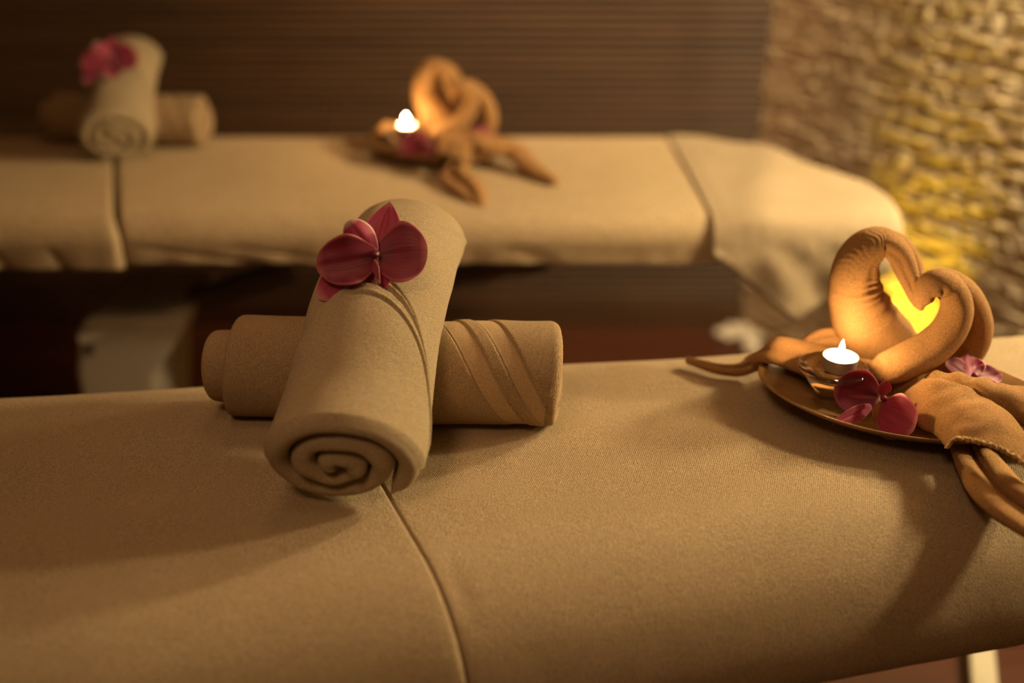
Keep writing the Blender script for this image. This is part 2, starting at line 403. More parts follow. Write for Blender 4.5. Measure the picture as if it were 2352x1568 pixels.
# far bed
FB, FF = 2.262, 1.655
fs0, fs1 = -0.690, -0.915
def fold_left(p, t):
    s_ = 0.0
    for (c, a, w_) in ((-0.98, 0.007, 0.010), (-0.90, 0.008, 0.014), (-0.795, 0.011, 0.008), (-1.08, 0.006, 0.014), (-1.2, 0.008, 0.014)):
        s_ += a*bump(p.x + 0.02*t, c, w_)*(1-t)**0.6
    return s_ - 0.004*(1-t)
def fold_right(p, t):
    s_ = 0.0
    for (c, a, w_, k) in ((-0.50, 0.010, 0.022, 0.22), (-0.34, 0.009, 0.020, 0.20), (-0.20, 0.006, 0.02, 0.1), (0.05, 0.005, 0.03, 0.05)):
        s_ += a*bump(p.x + k*(t-0.2), c, w_)*(1-t)**0.4
    return s_ - 0.002*(1-t)
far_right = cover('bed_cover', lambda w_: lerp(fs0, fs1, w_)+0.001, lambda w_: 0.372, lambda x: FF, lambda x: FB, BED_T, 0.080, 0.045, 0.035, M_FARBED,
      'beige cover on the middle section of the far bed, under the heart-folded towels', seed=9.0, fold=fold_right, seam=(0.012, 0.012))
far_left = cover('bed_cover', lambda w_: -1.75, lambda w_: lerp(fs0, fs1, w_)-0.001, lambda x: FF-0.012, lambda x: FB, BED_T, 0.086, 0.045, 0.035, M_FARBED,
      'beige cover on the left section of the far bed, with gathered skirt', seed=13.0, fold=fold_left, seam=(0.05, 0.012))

# ------------------------------------------------------------------ beds
def bed(loc, corners, label, ang, ped, head=None):
    b_ = thing('massage_bed', loc, label, 'massage bed')
    top = BED_T - 0.008
    xs = [c[0] for c in corners]; cx = sum(xs)/4; cy = sum(c[1] for c in corners)/4
    ins = [(lerp(c[0], cx, 0.08), c[1] + (0.12 if k < 2 else -0.07)) for k, c in enumerate(corners)]
    v = []; f = []
    P, Nn, E = rounded_poly(ins, [0.06]*4, [0.02]*4, 0.03)
    n = len(P)
    for (z, off) in ((top-0.062, 0.0), (top-0.02, 0.0), (top-0.006, 0.02)):
        for i in range(n): q = P[i]+Nn[i]*off; v.append((q.x, q.y, z))
    for k in range(2):
        for i in range(n): j = (i+1) % n; f.append([k*n+i, k*n+j, (k+1)*n+j, (k+1)*n+i])
    f.append(list(range(2*n, 3*n))); f.append(list(range(n))[::-1])
    link('cushion', v, f, M_VINYL, b_)
    v = []; f = []                                   # underframe: two long rails, cross rails
    m = Matrix.Rotation(ang, 3, 'Z')
    L2 = (max(xs)-min(xs))*0.46
    for s in (-1, 1):
        c = Vector((cx, cy, top-0.095)) + m @ Vector((0, s*0.12, 0)); box(v, f, c, (L2, 0.018, 0.028), ang)
    for s in (-0.8, -0.3, 0.3, 0.8):
        c = Vector((cx, cy, top-0.095)) + m @ Vector((s*L2, 0, 0)); box(v, f, c, (0.018, 0.12, 0.02), ang)
    link('underframe', v, f, M_STEEL, b_, smooth=False)
    ped(b_, cx, cy, top, m, ang)
    return b_
def rod(v, f, a, b_, r, n=12):
    a = Vector(a); b_ = Vector(b_); d = (b_-a).normalized(); s = d.orthogonal().normalized(); u = d.cross(s); i = len(v)
    for p in (a, b_):
        for k in range(n): v.append(p + (s*cos(2*pi*k/n) + u*sin(2*pi*k/n))*r)
    for k in range(n): j = (k+1) % n; f.append([i+k, i+j, i+n+j, i+n+k])
    f.append([i+k for k in range(n)][::-1]); f.append([i+n+k for k in range(n)])
def loft_boxes(rows):
    """rows of 4 corner loops joined; each row = list of 4 points"""
    v = []; f = []
    for r in rows: v += [Vector(p) for p in r]
    for k in range(len(rows)-1):
        for q in range(4): f.append([k*4+q, k*4+(q+1) % 4, (k+1)*4+(q+1) % 4, (k+1)*4+q])
    f.append([0, 3, 2, 1]); e_ = (len(rows)-1)*4; f.append([e_, e_+1, e_+2, e_+3])
    return v, f
def bevel(o, w_, seg=3):
    m = o.modifiers.new('edges', 'BEVEL'); m.width = w_; m.segments = seg; m.limit_method = 'ANGLE'; return o

def far_ped(b_, cx, cy, top, m, ang):
    # housing below the left part of the bed, leaning to the right as it rises, and the lifting arm
    yf, yb = 1.80, 2.06
    def row(z, xl, xr): return [(xl, yf, z), (xr, yf, z), (xr, yb, z), (xl, yb, z)]
    zt = at(250, 745, yf).z
    xl0 = at(176, 870, yf).x; xr0 = at(360, 880, yf).x
    xl1 = at(180, 770, yf).x; xr1 = at(420, 706, yf).x
    v, f = loft_boxes([row(0.03, xl0, xr0-0.05), row(at(200, 860, yf).z, xl0, xr0), row(zt-0.02, xl1, xr1-0.01), row(zt+0.012, xl1+0.02, xr1)])
    h = bevel(link('housing', v, f, M_PED, b_, smooth=False), 0.012)
    v = []; f = []; p = at(205, 798, yf-0.002); box(v, f, p, (0.007, 0.004, 0.014)); link('control_switch', v, f, M_STEEL, h, base=b_.location, smooth=False)
    v = []; f = []; p = at(200, 742, yf+0.03)
    for (a, c) in (((at(190, 752, yf+0.05)), (at(430, 690, yf+0.10))),):
        d = (c-a); mid = (a+c)/2; ln = d.length/2; q = d.to_track_quat('X', 'Z').to_matrix(); box(v, f, mid, (ln, 0.07, 0.012), tilt=q)
    bevel(link('housing_lid', v, f, M_PED, h, base=b_.location, smooth=False), 0.006)
    v = []; f = []
    a = at(400, 708, 1.92); c = at(680, 612, 1.92); d = c-a; mid = (a+c)/2; q = d.to_track_quat('X', 'Z').to_matrix(); box(v, f, mid, (d.length/2, 0.03, 0.022), tilt=q)
    bevel(link('lifting_arm', v, f, M_STEEL, b_, smooth=False), 0.006)
    v = []; f = []
    a = at(1010, 640, 1.92); c = at(1260, 596, 1.92); d = c-a; mid = (a+c)/2; q = d.to_track_quat('X', 'Z').to_matrix(); box(v, f, mid, (d.length/2, 0.025, 0.016), tilt=q)
    bevel(link('lifting_arm', v, f, M_STEEL, b_, smooth=False), 0.005)
    v = []; f = []; box(v, f, (xl0+0.10, 1.93, 0.022), (0.26, 0.20, 0.014)); bevel(link('base_plate', v, f, M_STEEL, b_, smooth=False), 0.006)
    v = []; f = []; box(v, f, (-0.26, 2.02, 0.35), (0.035, 0.035, 0.28)); bevel(link('support_column', v, f, M_VINYL, b_, smooth=False), 0.006)
    v = []; f = []; box(v, f, (-0.26, 2.02, 0.022), (0.06, 0.24, 0.014)); bevel(link('foot', v, f, M_STEEL, b_, smooth=False), 0.006)
def near_ped(b_, cx, cy, top, m, ang):
    v = []; f = []; box(v, f, (cx-0.25, cy, 0.34), (0.10, 0.09, 0.29), ang); bevel(link('housing', v, f, M_PED, b_, smooth=False), 0.012)
    v = []; f = []; box(v, f, (cx+0.12, cy+0.02, 0.03), (0.56, 0.10, 0.022), ang); bevel(link('base_plate', v, f, M_STEEL, b_, smooth=False), 0.008)
    p = atz(2245, 1562, 0.045); v = []; f = []; box(v, f, (p.x+0.015, p.y+0.01, 0.03), (0.022, 0.20, 0.022), -0.35); bevel(link('foot', v, f, M_PALE, b_, smooth=False), 0.006)['label'] = 'pale foot bar'
    v = []; f = []; box(v, f, (cx+0.32, cy+0.05, 0.34), (0.03, 0.03, 0.29), ang); bevel(link('support_column', v, f, M_VINYL, b_, smooth=False), 0.006)
bed((-0.2, 0.85, 0.0), [pt(-1.5, nb_front), pt(1.08, nb_front), pt(1.08, nb_back), pt(-1.5, nb_back)],
    'near massage bed on a steel frame, filling the foreground', R(10), near_ped)
bed((-0.5, 1.95, 0.0), [(-1.75, FF), (0.70, FF), (0.62, FB-0.05), (-1.75, FB)],
    'far massage bed with grey housing below, before the dark slatted wall', 0.0, far_ped)

BED_T = 0.750
# cloth laid over the head section of the far bed, one corner hanging down in front
def head_back(x):            # back outline of the rounded head section
    pts = [(0.30, 2.262), (0.36, 2.262), (0.45, 2.225), (0.53, 2.165), (0.60, 2.03), (0.66, 1.93), (0.70, 1.86), (0.74, 1.78)]
    for i in range(len(pts)-1):
        if x <= pts[i+1][0]: return lerp(pts[i][1], pts[i+1][1], sm(0, 1, (x-pts[i][0])/(pts[i+1][0]-pts[i][0])) if False else (x-pts[i][0])/(pts[i+1][0]-pts[i][0]))
    return pts[-1][1]
v = []; f = []
nu, nv = 60, 70
x0, x1 = 0.352, 0.700
for i in range(nu+1):
    u = i/nu; x = lerp(x0, x1, u)
    yb = head_back(x); yf = FF - 0.006 + 0.05*sm(0.9, 1.0, u)**2
    # hang length in front: pointed corner at x = 0.507
    if x < 0.507: hang = lerp(0.055, 0.182, (x-x0)/(0.507-x0))
    else: hang = lerp(0.182, 0.062, (x-0.507)/(x1-0.507))
    r = 0.05
    path = [(yb+0.006, -0.06), (yb+0.004, -0.02), (yb-0.012, -0.004), (yb-0.04, -0.002)]
    flat_n = 10
    for k in range(1, flat_n): path.append((lerp(yb-0.04, yf+r, k/flat_n), -0.002+0.004*sin(pi*k/flat_n)))
    for k in range(7): a = k/6*pi/2; path.append((yf+r-r*sin(a), -0.002-r*(1-cos(a))))
    for k in range(1, 8): path.append((yf-0.010*(k/7), -0.002-r-(hang-r+0.001)*k/7))
    # resample by arc length
    L_ = [0.0]
    for k in range(1, len(path)): L_.append(L_[-1] + sqrt((path[k][0]-path[k-1][0])**2 + (path[k][1]-path[k-1][1])**2))
    for j in range(nv+1):
        s_ = L_[-1]*j/nv; k = 0
        while k < len(L_)-2 and L_[k+1] < s_: k += 1
        t = (s_-L_[k])/max(1e-9, L_[k+1]-L_[k])
        y = lerp(path[k][0], path[k+1][0], t); z = lerp(path[k][1], path[k+1][1], t)
        endd = sm(0.94, 1.0, u)
        z -= 0.045*endd**2*(1 if z > -0.05 else 0.4)
        z += 0.006*(0.3+nz(x, y, 2, 7))*(1 if z > -0.03 else 0)*sm(0, 0.3, u) + 0.009*bump(x, 0.50+0.3*(y-1.9), 0.05)*(1 if z > -0.03 else 0.0)*sm(2.25, 2.1, y)
        yy = y
        if z < -0.05: yy = y - 0.008*sin(x*42)*min(1, (-0.05-z)*12) - 0.006*nz(x, z, 1, 20)
        v.append((x + (0.012*endd), yy - 0.004, BED_T + z - 0.002 + 0.003*sm(0, 0.1, u)))
for i in range(nu):
    for j in range(nv):
        a = i*(nv+1)+j; f.append([a, a+nv+1, a+nv+2, a+1])
dc = link('draped_cloth', v, f, M_CLOTH, base=(0.53, 1.9, BED_T))
m = dc.modifiers.new('cloth', 'SOLIDIFY'); m.thickness = 0.004; m.offset = 1
tag(dc, 'pale cloth draped over the head end of the far bed, one pointed corner hanging down', 'cloth')

# ------------------------------------------------------------------ swept tubes (folded towels)
def catmull(P, n):
    out = []
    Q = [P[0]] + P + [P[-1]]
    m = len(P)-1
    for k in range(n+1):
        t = k/n*m; i = min(int(t), m-1); t -= i
        a, b_, c, d = Q[i], Q[i+1], Q[i+2], Q[i+3]
        out.append([0.5*(2*b_[j] + (c[j]-a[j])*t + (2*a[j]-5*b_[j]+4*c[j]-d[j])*t*t + (3*b_[j]-a[j]-3*c[j]+d[j])*t**3) for j in range(len(b_))])
    return out
def tube(v, f, pts, n=80, m=40, up=Vector((0, -1, 0)), disp=None, cap=True):
    """pts: (x,y,z, rw, rd): rw = half width across (perpendicular to 'up' and path), rd = half depth along 'up'"""
    S = catmull([list(p) for p in pts], n); i0 = len(v)
    pos = [Vector(s[:3]) for s in S]
    arc = [0.0]
    for k in range(1, len(pos)): arc.append(arc[-1]+(pos[k]-pos[k-1]).length)
    for k, s in enumerate(S):
        t = (pos[min(k+1, n)] - pos[max(k-1, 0)]).normalized()
        side = t.cross(up).normalized(); u = side.cross(t).normalized()
        rw, rd = max(0.0008, s[3]), max(0.0008, s[4])
        for q in range(m):
            a = 2*pi*q/m
            d = disp(arc[k]/arc[-1], a, arc[k]) if disp else 0.0
            dirv = side*cos(a)*rw + u*sin(a)*rd
            v.append(pos[k] + dirv*(1 + 0.0) + dirv.normalized()*d)
    for k in range(n):
        for q in range(m):
            w_ = (q+1) % m; f.append([i0+k*m+q, i0+k*m+w_, i0+(k+1)*m+w_, i0+(k+1)*m+q])
    if cap:
        for (k, sgn) in ((0, -1), (n, 1)):
            t = (pos[min(k+1, n)] - pos[max(k-1, 0)]).normalized()*sgn
            r = min(S[k][3], S[k][4]); prev = i0+k*m; 
            for e_ in (0.35, 0.7, 0.92):
                j0 = len(v)
                for q in range(m):
                    p = v[prev_base(prev, q)] if False else v[i0+k*m+q]
                    v.append(lerp(p, pos[k], 1-cos(asin_(e_))) + t*r*e_)
                for q in range(m): w_ = (q+1) % m; f.append([prev+q, prev+w_, j0+w_, j0+q])
                prev = j0
            v.append(pos[k]+t*r); c = len(v)-1
            for q in range(m): f.append([prev+q, prev+(q+1) % m, c])
asin_ = math.asin
def P5(px, py, Y, rpx, rd=None):
    p = at(px, py, Y); r = rpx*pxs(p); return (p.x, p.y, p.z, r, rd if rd is not None else r)

# --- plate
PC = Vector((0.44, 0.985, BED_T)); PA, PB = 0.155, 0.112; PROT = atan2(-0.30, 0.95)
def plate_pt(r, th, z):
    p = Vector((PA*r*cos(th), PB*r*sin(th), 0)); p = Matrix.Rotation(PROT, 3, 'Z') @ p
    tip = 1 + 0.05*max(0, cos(th))**6 + 0.03*max(0, -cos(th))**6
    return Vector((PC.x + p.x*tip, PC.y + p.y*tip, PC.z + z))
v = []; f = []; m_ = 96
prof = [(0.0, 0.002), (0.45, 0.0022), (0.55, 0.0035), (0.75, 0.012), (0.92, 0.0235), (0.985, 0.0295), (1.0, 0.0315), (0.992, 0.033), (0.97, 0.032), (0.90, 0.0275), (0.74, 0.0165), (0.55, 0.0085), (0.4, 0.0072), (0.0, 0.0070)]
for (r, z) in prof:
    for q in range(m_): v.append(plate_pt(max(r, 0.002), 2*pi*q/m_, z))
for k in range(len(prof)-1):
    for q in range(m_): w_ = (q+1) % m_; f.append([k*m_+q, k*m_+w_, (k+1)*m_+w_, (k+1)*m_+q])
plate = link('wooden_plate', v, f, M_PLATE, base=PC)
tag(plate, 'oval wooden plate on the near bed, carrying the heart-folded towels and lit candle', 'plate')

# --- left half of the heart
def heart_left():
    r_ = thing('folded_towel', (0.42, 1.04, BED_T+0.008), 'caramel towel curled into the left half of the heart on the near plate', 'towel', 'towels folded into hearts')
    Y = 1.080
    def wr(t, a, s):       # tight cross wrinkles on the side that faces the viewer
        w_ = sm(0.30, 0.38, t)*sm(0.60, 0.5, t)*(0.25+0.75*max(0, cos(a-0.5)))
        d = w_*(0.0016*sin(s*700 + 2.2*sin(a*1.3) + 6*nz(a*0.6, s*9, 2)) * (0.35+1.1*nz(a, s*16, 7)) + 0.0012*sin(s*260+3*nz(a,s*6,1)))
        d += 0.0004*sin(s*1300 + 7*nz(a*1.5, s*5, 3))*sm(0.22, 0.35, t)*sm(0.82, 0.7, t)*(0.5+nz(a, s*9, 5))
        return d + 0.0012*nz(a*1.0, s*30, 1) - 0.0035*sm(0.45, 0.6, t)*bump(a, 1.15, 0.28)*sm(1.0, 0.92, t)
    def wr2(t, a, s): return 0.0015*nz(a*1.0, s*30, 4)
    v = []; f = []
    pts = [P5(2110, 862, Y, 40, 0.030), P5(2070, 830, Y, 66, 0.034), P5(2028, 795, Y, 78, 0.034), P5(1992, 745, Y, 76, 0.033), P5(1966, 675, Y, 61, 0.031), P5(1966, 613, Y, 52, 0.030),
           P5(1990, 572, Y, 43, 0.028), P5(2027, 557, Y, 32, 0.026), P5(2061, 578, Y-0.010, 28, 0.022), P5(2083, 622, Y-0.020, 25, 0.018), P5(2097, 665, Y-0.030, 18, 0.014), P5(2106, 697, Y-0.040, 9, 0.009)]
    tube(v, f, pts, 280, 64, disp=wr)
    pts = [P5(2020, 560, Y+0.022, 31, 0.022), P5(2050, 560, Y+0.020, 29, 0.020), P5(2079, 585, Y+0.012, 28, 0.018), P5(2098, 625, Y+0.002, 24, 0.016), P5(2107, 665, Y-0.012, 16, 0.012), P5(2111, 700, Y-0.026, 8, 0.008)]
    tube(v, f, pts, 60, 32, disp=wr2)
    link('curled_neck', v, f, M_HEART, r_)
    # tail: folded cloth lying over the left rim and out onto the bed
    v = []; f = []
    def td(t, a, s):
        return -0.006*bump(a, 1.9, 0.30)*sm(0.15, 0.3, t)*sm(0.95, 0.6, t) + 0.0020*nz(a, s*14, 3)
    U = Vector((0, -0.35, 0.94))
    def Z5(px, py, z, rpx, rd): p = atz(px, py, z); return (p.x, p.y, p.z, rpx*pxs(p), rd)
    pts = [Z5(2010, 868, BED_T+0.030, 40, 0.018), Z5(1925, 850, BED_T+0.030, 50, 0.014), Z5(1870, 832, BED_T+0.034, 58, 0.011), Z5(1818, 814, BED_T+0.044, 50, 0.009), Z5(1772, 806, BED_T+0.046, 40, 0.010),
           Z5(1735, 830, BED_T+0.022, 24, 0.009), Z5(1700, 849, BED_T+0.012, 14, 0.009), Z5(1650, 848, BED_T+0.009, 10, 0.008), Z5(1610, 836, BED_T+0.008, 9, 0.006), Z5(1582, 827, BED_T+0.008, 8, 0.005)]
    tube(v, f, pts, 90, 40, up=U, disp=td)
    link('tail', v, f, M_HEART, r_)
    v = []; f = []
    pts = [Z5(1985, 778, BED_T+0.035, 20, 0.012), Z5(1935, 778, BED_T+0.045, 27, 0.014), Z5(1890, 778, BED_T+0.045, 24, 0.014), Z5(1855, 790, BED_T+0.040, 18, 0.010), Z5(1830, 812, BED_T+0.032, 12, 0.007)]
    tube(v, f, pts, 50, 28, up=U, disp=td)
    link('fold', v, f, M_HEART, r_)
    return r_
# --- right half of the heart
def heart_right():
    r_ = thing('folded_towel', (0.50, 0.99, BED_T+0.008), 'caramel double-rolled towel forming the right half of the heart on the near plate', 'towel', 'towels folded into hearts')
    Y = 1.005
    v = []; f = []
    def d1(t, a, s): return 0.0013*nz(a, s*26, 9) + 0.0012*sm(0.6, 0.8, t)*sin(s*420)*max(0, cos(a-2.6))
    pts = [P5(2018, 853, Y-0.005, 24, 0.020), P5(2040, 847, Y-0.004, 33, 0.025), P5(2090, 826, Y, 38, 0.026), P5(2140, 797, Y+0.006, 38, 0.026), P5(2178, 757, Y+0.012, 35, 0.025),
           P5(2196, 710, Y+0.018, 33, 0.024), P5(2187, 668, Y+0.022, 32, 0.023), P5(2157, 648, Y+0.024, 30, 0.021), P5(2130, 663, Y+0.024, 27, 0.018), P5(2116, 690, Y+0.024, 16, 0.013), P5(2111, 704, Y+0.024, 8, 0.008)]
    tube(v, f, pts, 130, 48, disp=d1)
    Z = Y+0.040
    pts = [P5(2060, 868, Z-0.01, 26, 0.020), P5(2120, 862, Z, 28, 0.022), P5(2180, 840, Z, 33, 0.024), P5(2225, 795, Z, 36, 0.024), P5(2240, 738, Z, 35, 0.024), P5(2222, 685, Z, 33, 0.023), P5(2190, 652, Z, 30, 0.021), P5(2155, 645, Z-0.004, 25, 0.018), P5(2130, 670, Z-0.008, 16, 0.012)]
    tube(v, f, pts, 110, 40, disp=d1)
    link('curled_neck', v, f, M_HEART, r_)
    U = Vector((0, -0.35, 0.94))
    def Z5(px, py, z, rpx, rd): p = atz(px, py, z); return (p.x, p.y, p.z, rpx*pxs(p), rd)
    def W5(x, y, z, rw, rd): return (x, y, BED_T+z, rw, rd)
    def td(t, a, s): return 0.0025*nz(a, s*18, 3) - 0.006*bump(a, 1.5, 0.25)*sm(0.25, 0.5, t)*sm(1.0, 0.8, t)
    # pile-heavy tail that runs off to the right
    v = []; f = []
    pts = [Z5(2075, 890, BED_T+0.026, 28, 0.016), Z5(2140, 893, BED_T+0.036, 36, 0.018), Z5(2215, 900, BED_T+0.046, 42, 0.020), Z5(2300, 925, BED_T+0.050, 46, 0.020),
           W5(0.585, 0.915, 0.036, 0.024, 0.016), W5(0.620, 0.865, 0.018, 0.020, 0.013), W5(0.650, 0.820, 0.010, 0.013, 0.009), W5(0.668, 0.792, 0.008, 0.009, 0.006)]
    tube(v, f, pts, 90, 40, up=U, disp=lambda t, a, s: 0.0022*nz(a*1.3, s*34, 8) + 0.0018*sin(s*260+2*a)*sm(0.45, 0.2, t)*sm(0.02, 0.1, t))
    link('tail', v, f, M_HEART, r_)
    # front tail below the hem, hanging towards the front edge of the bed
    v = []; f = []
    def td2(t, a, s): return 0.0025*nz(a, s*14, 13) - 0.012*bump(a, 1.15, 0.28)*sm(0.08, 0.25, t)*sm(1.0, 0.75, t) + 0.004*bump(a, 1.9, 0.3)*sm(0.1, 0.4, t)
    pts = [Z5(2150, 950, BED_T+0.032, 24, 0.008), Z5(2210, 1000, BED_T+0.018, 40, 0.009), Z5(2258, 1075, BED_T+0.013, 60, 0.011), Z5(2310, 1140, BED_T+0.014, 72, 0.012), W5(0.503, 0.745, 0.012, 0.030, 0.010), W5(0.520, 0.700, 0.004, 0.018, 0.008), W5(0.528, 0.672, -0.006, 0.010, 0.006)]
    tube(v, f, pts, 90, 48, up=U, disp=td2)
    link('tail', v, f, M_HEART, r_)
    # broad flap with a hem that covers it
    v = []; f = []
    def dome(t, a, s): return 0.002*nz(a, s*18, 21)
    rows = [ # left edge px, right edge px, heights
        ((2062, 905, 0.024), (2120, 868, 0.050)), ((2080, 918, 0.032), (2190, 882, 0.062)), ((2100, 945, 0.036), (2240, 895, 0.062)),
        ((2122, 962, 0.038), (2285, 925, 0.060)), ((2146, 972, 0.042), (2325, 955, 0.062)), ((2166, 990, 0.044), (2362, 1010, 0.054)), ((2178, 1006, 0.044), (2392, 1095, 0.036))]
    nU = 48; nW = 40
    RL = catmull([list(atz(a[0], a[1], BED_T+a[2])) for a, _ in rows], nU); RR = catmull([list(atz(b_[0], b_[1], BED_T+b_[2])) for _, b_ in rows], nU)
    for i in range(nU+1):
        A, B = Vector(RL[i]), Vector(RR[i]); u = i/nU
        for j in range(nW+1):
            t = j/nW; p = lerp(A, B, t); p.z += 0.016*sin(pi*t)*(1-0.3*u)*sm(0, 0.15, u) - 0.012*(1-sm(0, 0.08, t))
            p.z += 0.0016*nz(p.x, p.y, 5, 60) + (0.0014 if u > 0.965 else 0) + (0.0014*sin(t*150) if u > 0.955 else 0)
            v.append(p)
    for i in range(nU):
        for j in range(nW): a = i*(nW+1)+j; f.append([a, a+nW+1, a+nW+2, a+1])
    o = link('hemmed_flap', v, f, M_HEART, r_)
    m = o.modifiers.new('cloth', 'SOLIDIFY'); m.thickness = 0.0035; m.offset = -1
    # stitched hem along the free edge
    edge = v[nU*(nW+1):(nU+1)*(nW+1)]; hv = []; hf = []
    tube(hv, hf, [(p.x, p.y, p.z-0.0012, 0.0019, 0.0016) for p in edge], 240, 14, up=U, disp=lambda t, a, s: 0.0005*sin(s*1050+2*a))
    h = link('hem', hv, hf, M_HEM, o, base=r_.location); h['label'] = 'paler stitched hem'
    return r_
HL = heart_left(); HR = heart_right()

# ------------------------------------------------------------------ lathe, candle, holder
def lathe(prof, c, m=48):
    v = []; f = []; n = len(prof)
    for (r, z) in prof:
        for q in range(m): a = 2*pi*q/m; v.append(Vector(c) + Vector((max(r, 0.0001)*cos(a), max(r, 0.0001)*sin(a), z)))
    for k in range(n-1):
        for q in range(m): w_ = (q+1) % m; f.append([k*m+q, k*m+w_, (k+1)*m+w_, (k+1)*m+q])
    f.append([q for q in range(m)][::-1]); f.append([(n-1)*m+q for q in range(m)])
    return v, f
HC = Vector((0.3600, 0.990, BED_T+0.0075))
v, f = lathe([(0.016, 0.0), (0.0185, 0.001), (0.0185, 0.003), (0.0165, 0.010), (0.0165, 0.018), (0.020, 0.022), (0.026, 0.030), (0.031, 0.040), (0.0365, 0.044), (0.0385, 0.0465), (0.0382, 0.0485), (0.036, 0.0495),
              (0.030, 0.0480), (0.0215, 0.0460), (0.0205, 0.0440), (0.0200, 0.0425), (0.012, 0.0400), (0.0, 0.0390)], HC)
holder = link('candle_holder', v, f, M_GLASS, base=HC); tag(holder, 'clear glass candle holder with a wide lip, at the left of the near plate', 'candle holder', 'glass candle holders')
TC = HC + Vector((0.0065, 0.0, 0.0468))
tea = thing('tealight_candle', TC, 'lit tealight in an aluminium cup on the glass holder, near plate', 'candle', 'lit tealights')
v, f = lathe([(0.0180, 0.0), (0.0190, 0.0008), (0.0190, 0.0140), (0.0195, 0.0145), (0.0195, 0.0150), (0.0186, 0.0150), (0.0184, 0.0125), (0.0184, 0.0110), (0.0, 0.0108)], TC)
link('cup', v, f, M_ALU, tea)
v, f = lathe([(0.0182, 0.0109), (0.0182, 0.0138), (0.0160, 0.0134), (0.008, 0.0130), (0.0, 0.0129)], TC); link('wax', v, f, M_WAX, tea)
v = []; f = []; rod(v, f, TC+Vector((0, 0, 0.0128)), TC+Vector((0.0004, 0, 0.0185)), 0.0006, 8); link('wick', v, f, M_WICK, tea)
v, f = lathe([(0.0003, 0.0), (0.0018, 0.0015), (0.0030, 0.005), (0.0033, 0.0085), (0.0027, 0.0125), (0.0014, 0.0165), (0.0005, 0.0190), (0.0001, 0.0200)], TC+Vector((-0.0002, 0, 0.0155)), 20); link('flame', v, f, M_FLAME, tea)

# ------------------------------------------------------------------ orchids
def petal(parent, name, mat, centre, az, elev, L_, W_, Nn, Up, tip=1.0, cup=0.15, bend=0.0, ruffle=0.03, seed=0.0, lift=0.0, base_w=0.25, twist=0.0, label=None):
    """az: direction in the flower's plane (deg, 0 = right, 90 = up); elev: deg towards the flower's face"""
    Nn = Nn.normalized(); Rt = Up.cross(Nn).normalized(); U = Nn.cross(Rt).normalized()
    d = Rt*cos(R(az)) + U*sin(R(az)); a = R(elev)
    Y = d*cos(a) + Nn*sin(a); Z = Nn*cos(a) - d*sin(a); X = Y.cross(Z).normalized()
    if twist: q = Matrix.Rotation(R(twist), 3, Y); X = q @ X; Z = q @ Z
    nu, nv = 26, 20; vv = []; ff = []; at2 = []
    for side in (1, -1):
        for i in range(nu+1):
            t = sin(pi/2*i/nu)
            # outline
            wid = (base_w + (1-base_w)*sin(min(1, t*1.5)*pi/2)**0.8) * (max(0.0, 1 - t**(2.2*tip+1.0)))**(0.5 if tip >= 1 else 0.9)
            for j in range(nv+1):
                s = -1 + 2*j/nv
                x = s*wid*W_*0.5; y = t*L_*(1 - 0.06*(s*wid)**2); sw = s*wid
                z = cup*W_*(sw*sw)*sin(t*pi*0.8) + bend*L_*t*t + ruffle*W_*nz(sw*1.4, t*2.0, seed)*(0.4+t) + ruffle*0.6*W_*sin(sw*6+seed)*t*t*abs(sw) - 0.035*W_*exp(-(s/0.13)**2)*sin(pi*t)
                thk = 0.00035*(1-0.6*abs(s))*(1-0.5*t)
                vv.append(centre + X*x + Y*y + Z*(z + lift + side*thk)); at2.append((t, s, 0))
    n1 = (nu+1)*(nv+1)
    for o_ in (0, n1):
        for i in range(nu):
            for j in range(nv): k = o_+i*(nv+1)+j; q = [k, k+1, k+nv+2, k+nv+1]; ff.append(q if o_ == 0 else q[::-1])
    def rim(a_, b_): ff.append([a_, b_, b_+n1, a_+n1])
    for i in range(nu): rim(i*(nv+1), (i+1)*(nv+1)); rim((i+1)*(nv+1)+nv, i*(nv+1)+nv)
    for j in range(nv): rim(j+1, j); rim(nu*(nv+1)+j, nu*(nv+1)+j+1)
    o = link(name, vv, ff, mat, parent)
    at3 = o.data.attributes.new('pet', 'FLOAT_VECTOR', 'POINT'); flat = [c for p in at2 for c in p]; at3.data.foreach_set('vector', flat)
    if label: o['label'] = label
    return o
def blob(parent, name, mat, c, r, sc3=(1, 1, 1)):
    bm = bmesh.new(); bmesh.ops.create_icosphere(bm, subdivisions=3, radius=r)
    vs = [Vector((p.co.x*sc3[0], p.co.y*sc3[1], p.co.z*sc3[2])) + Vector(c) for p in bm.verts]; fs = [[q.index for q in fc.verts] for fc in bm.faces]; bm.free()
    return link(name, vs, fs, mat, parent)

OC = Vector((-0.137, 0.941, 0.955))
orchid = thing('orchid_flower', OC, 'dark pink orchid flower lying on top of the near upright rolled towel', 'flower', 'orchid flowers on rolled towels')
Nn = Vector((-0.10, -0.72, 0.68)); Up = Vector((0.05, 0.68, 0.72))
petal(orchid, 'sepal', M_PINK, OC+Vector((0, 0.004, 0.0)), 84, -2, 0.064, 0.054, Nn, Up, tip=0.5, cup=0.10, bend=-0.05, seed=1)
petal(orchid, 'petal', M_PETAL, OC, 4, 8, 0.054, 0.070, Nn, Up, tip=1.7, cup=0.10, bend=-0.10, seed=2, lift=0.004)
petal(orchid, 'petal', M_PETAL, OC, 199, 24, 0.060, 0.054, Nn, Up, tip=1.6, cup=0.22, bend=-0.30, seed=3, lift=0.009, twist=-18, ruffle=0.08)
petal(orchid, 'sepal', M_PINK, OC, 217, 8, 0.070, 0.042, Nn, Up, tip=1.3, cup=0.18, bend=-0.20, seed=4, lift=0.003)
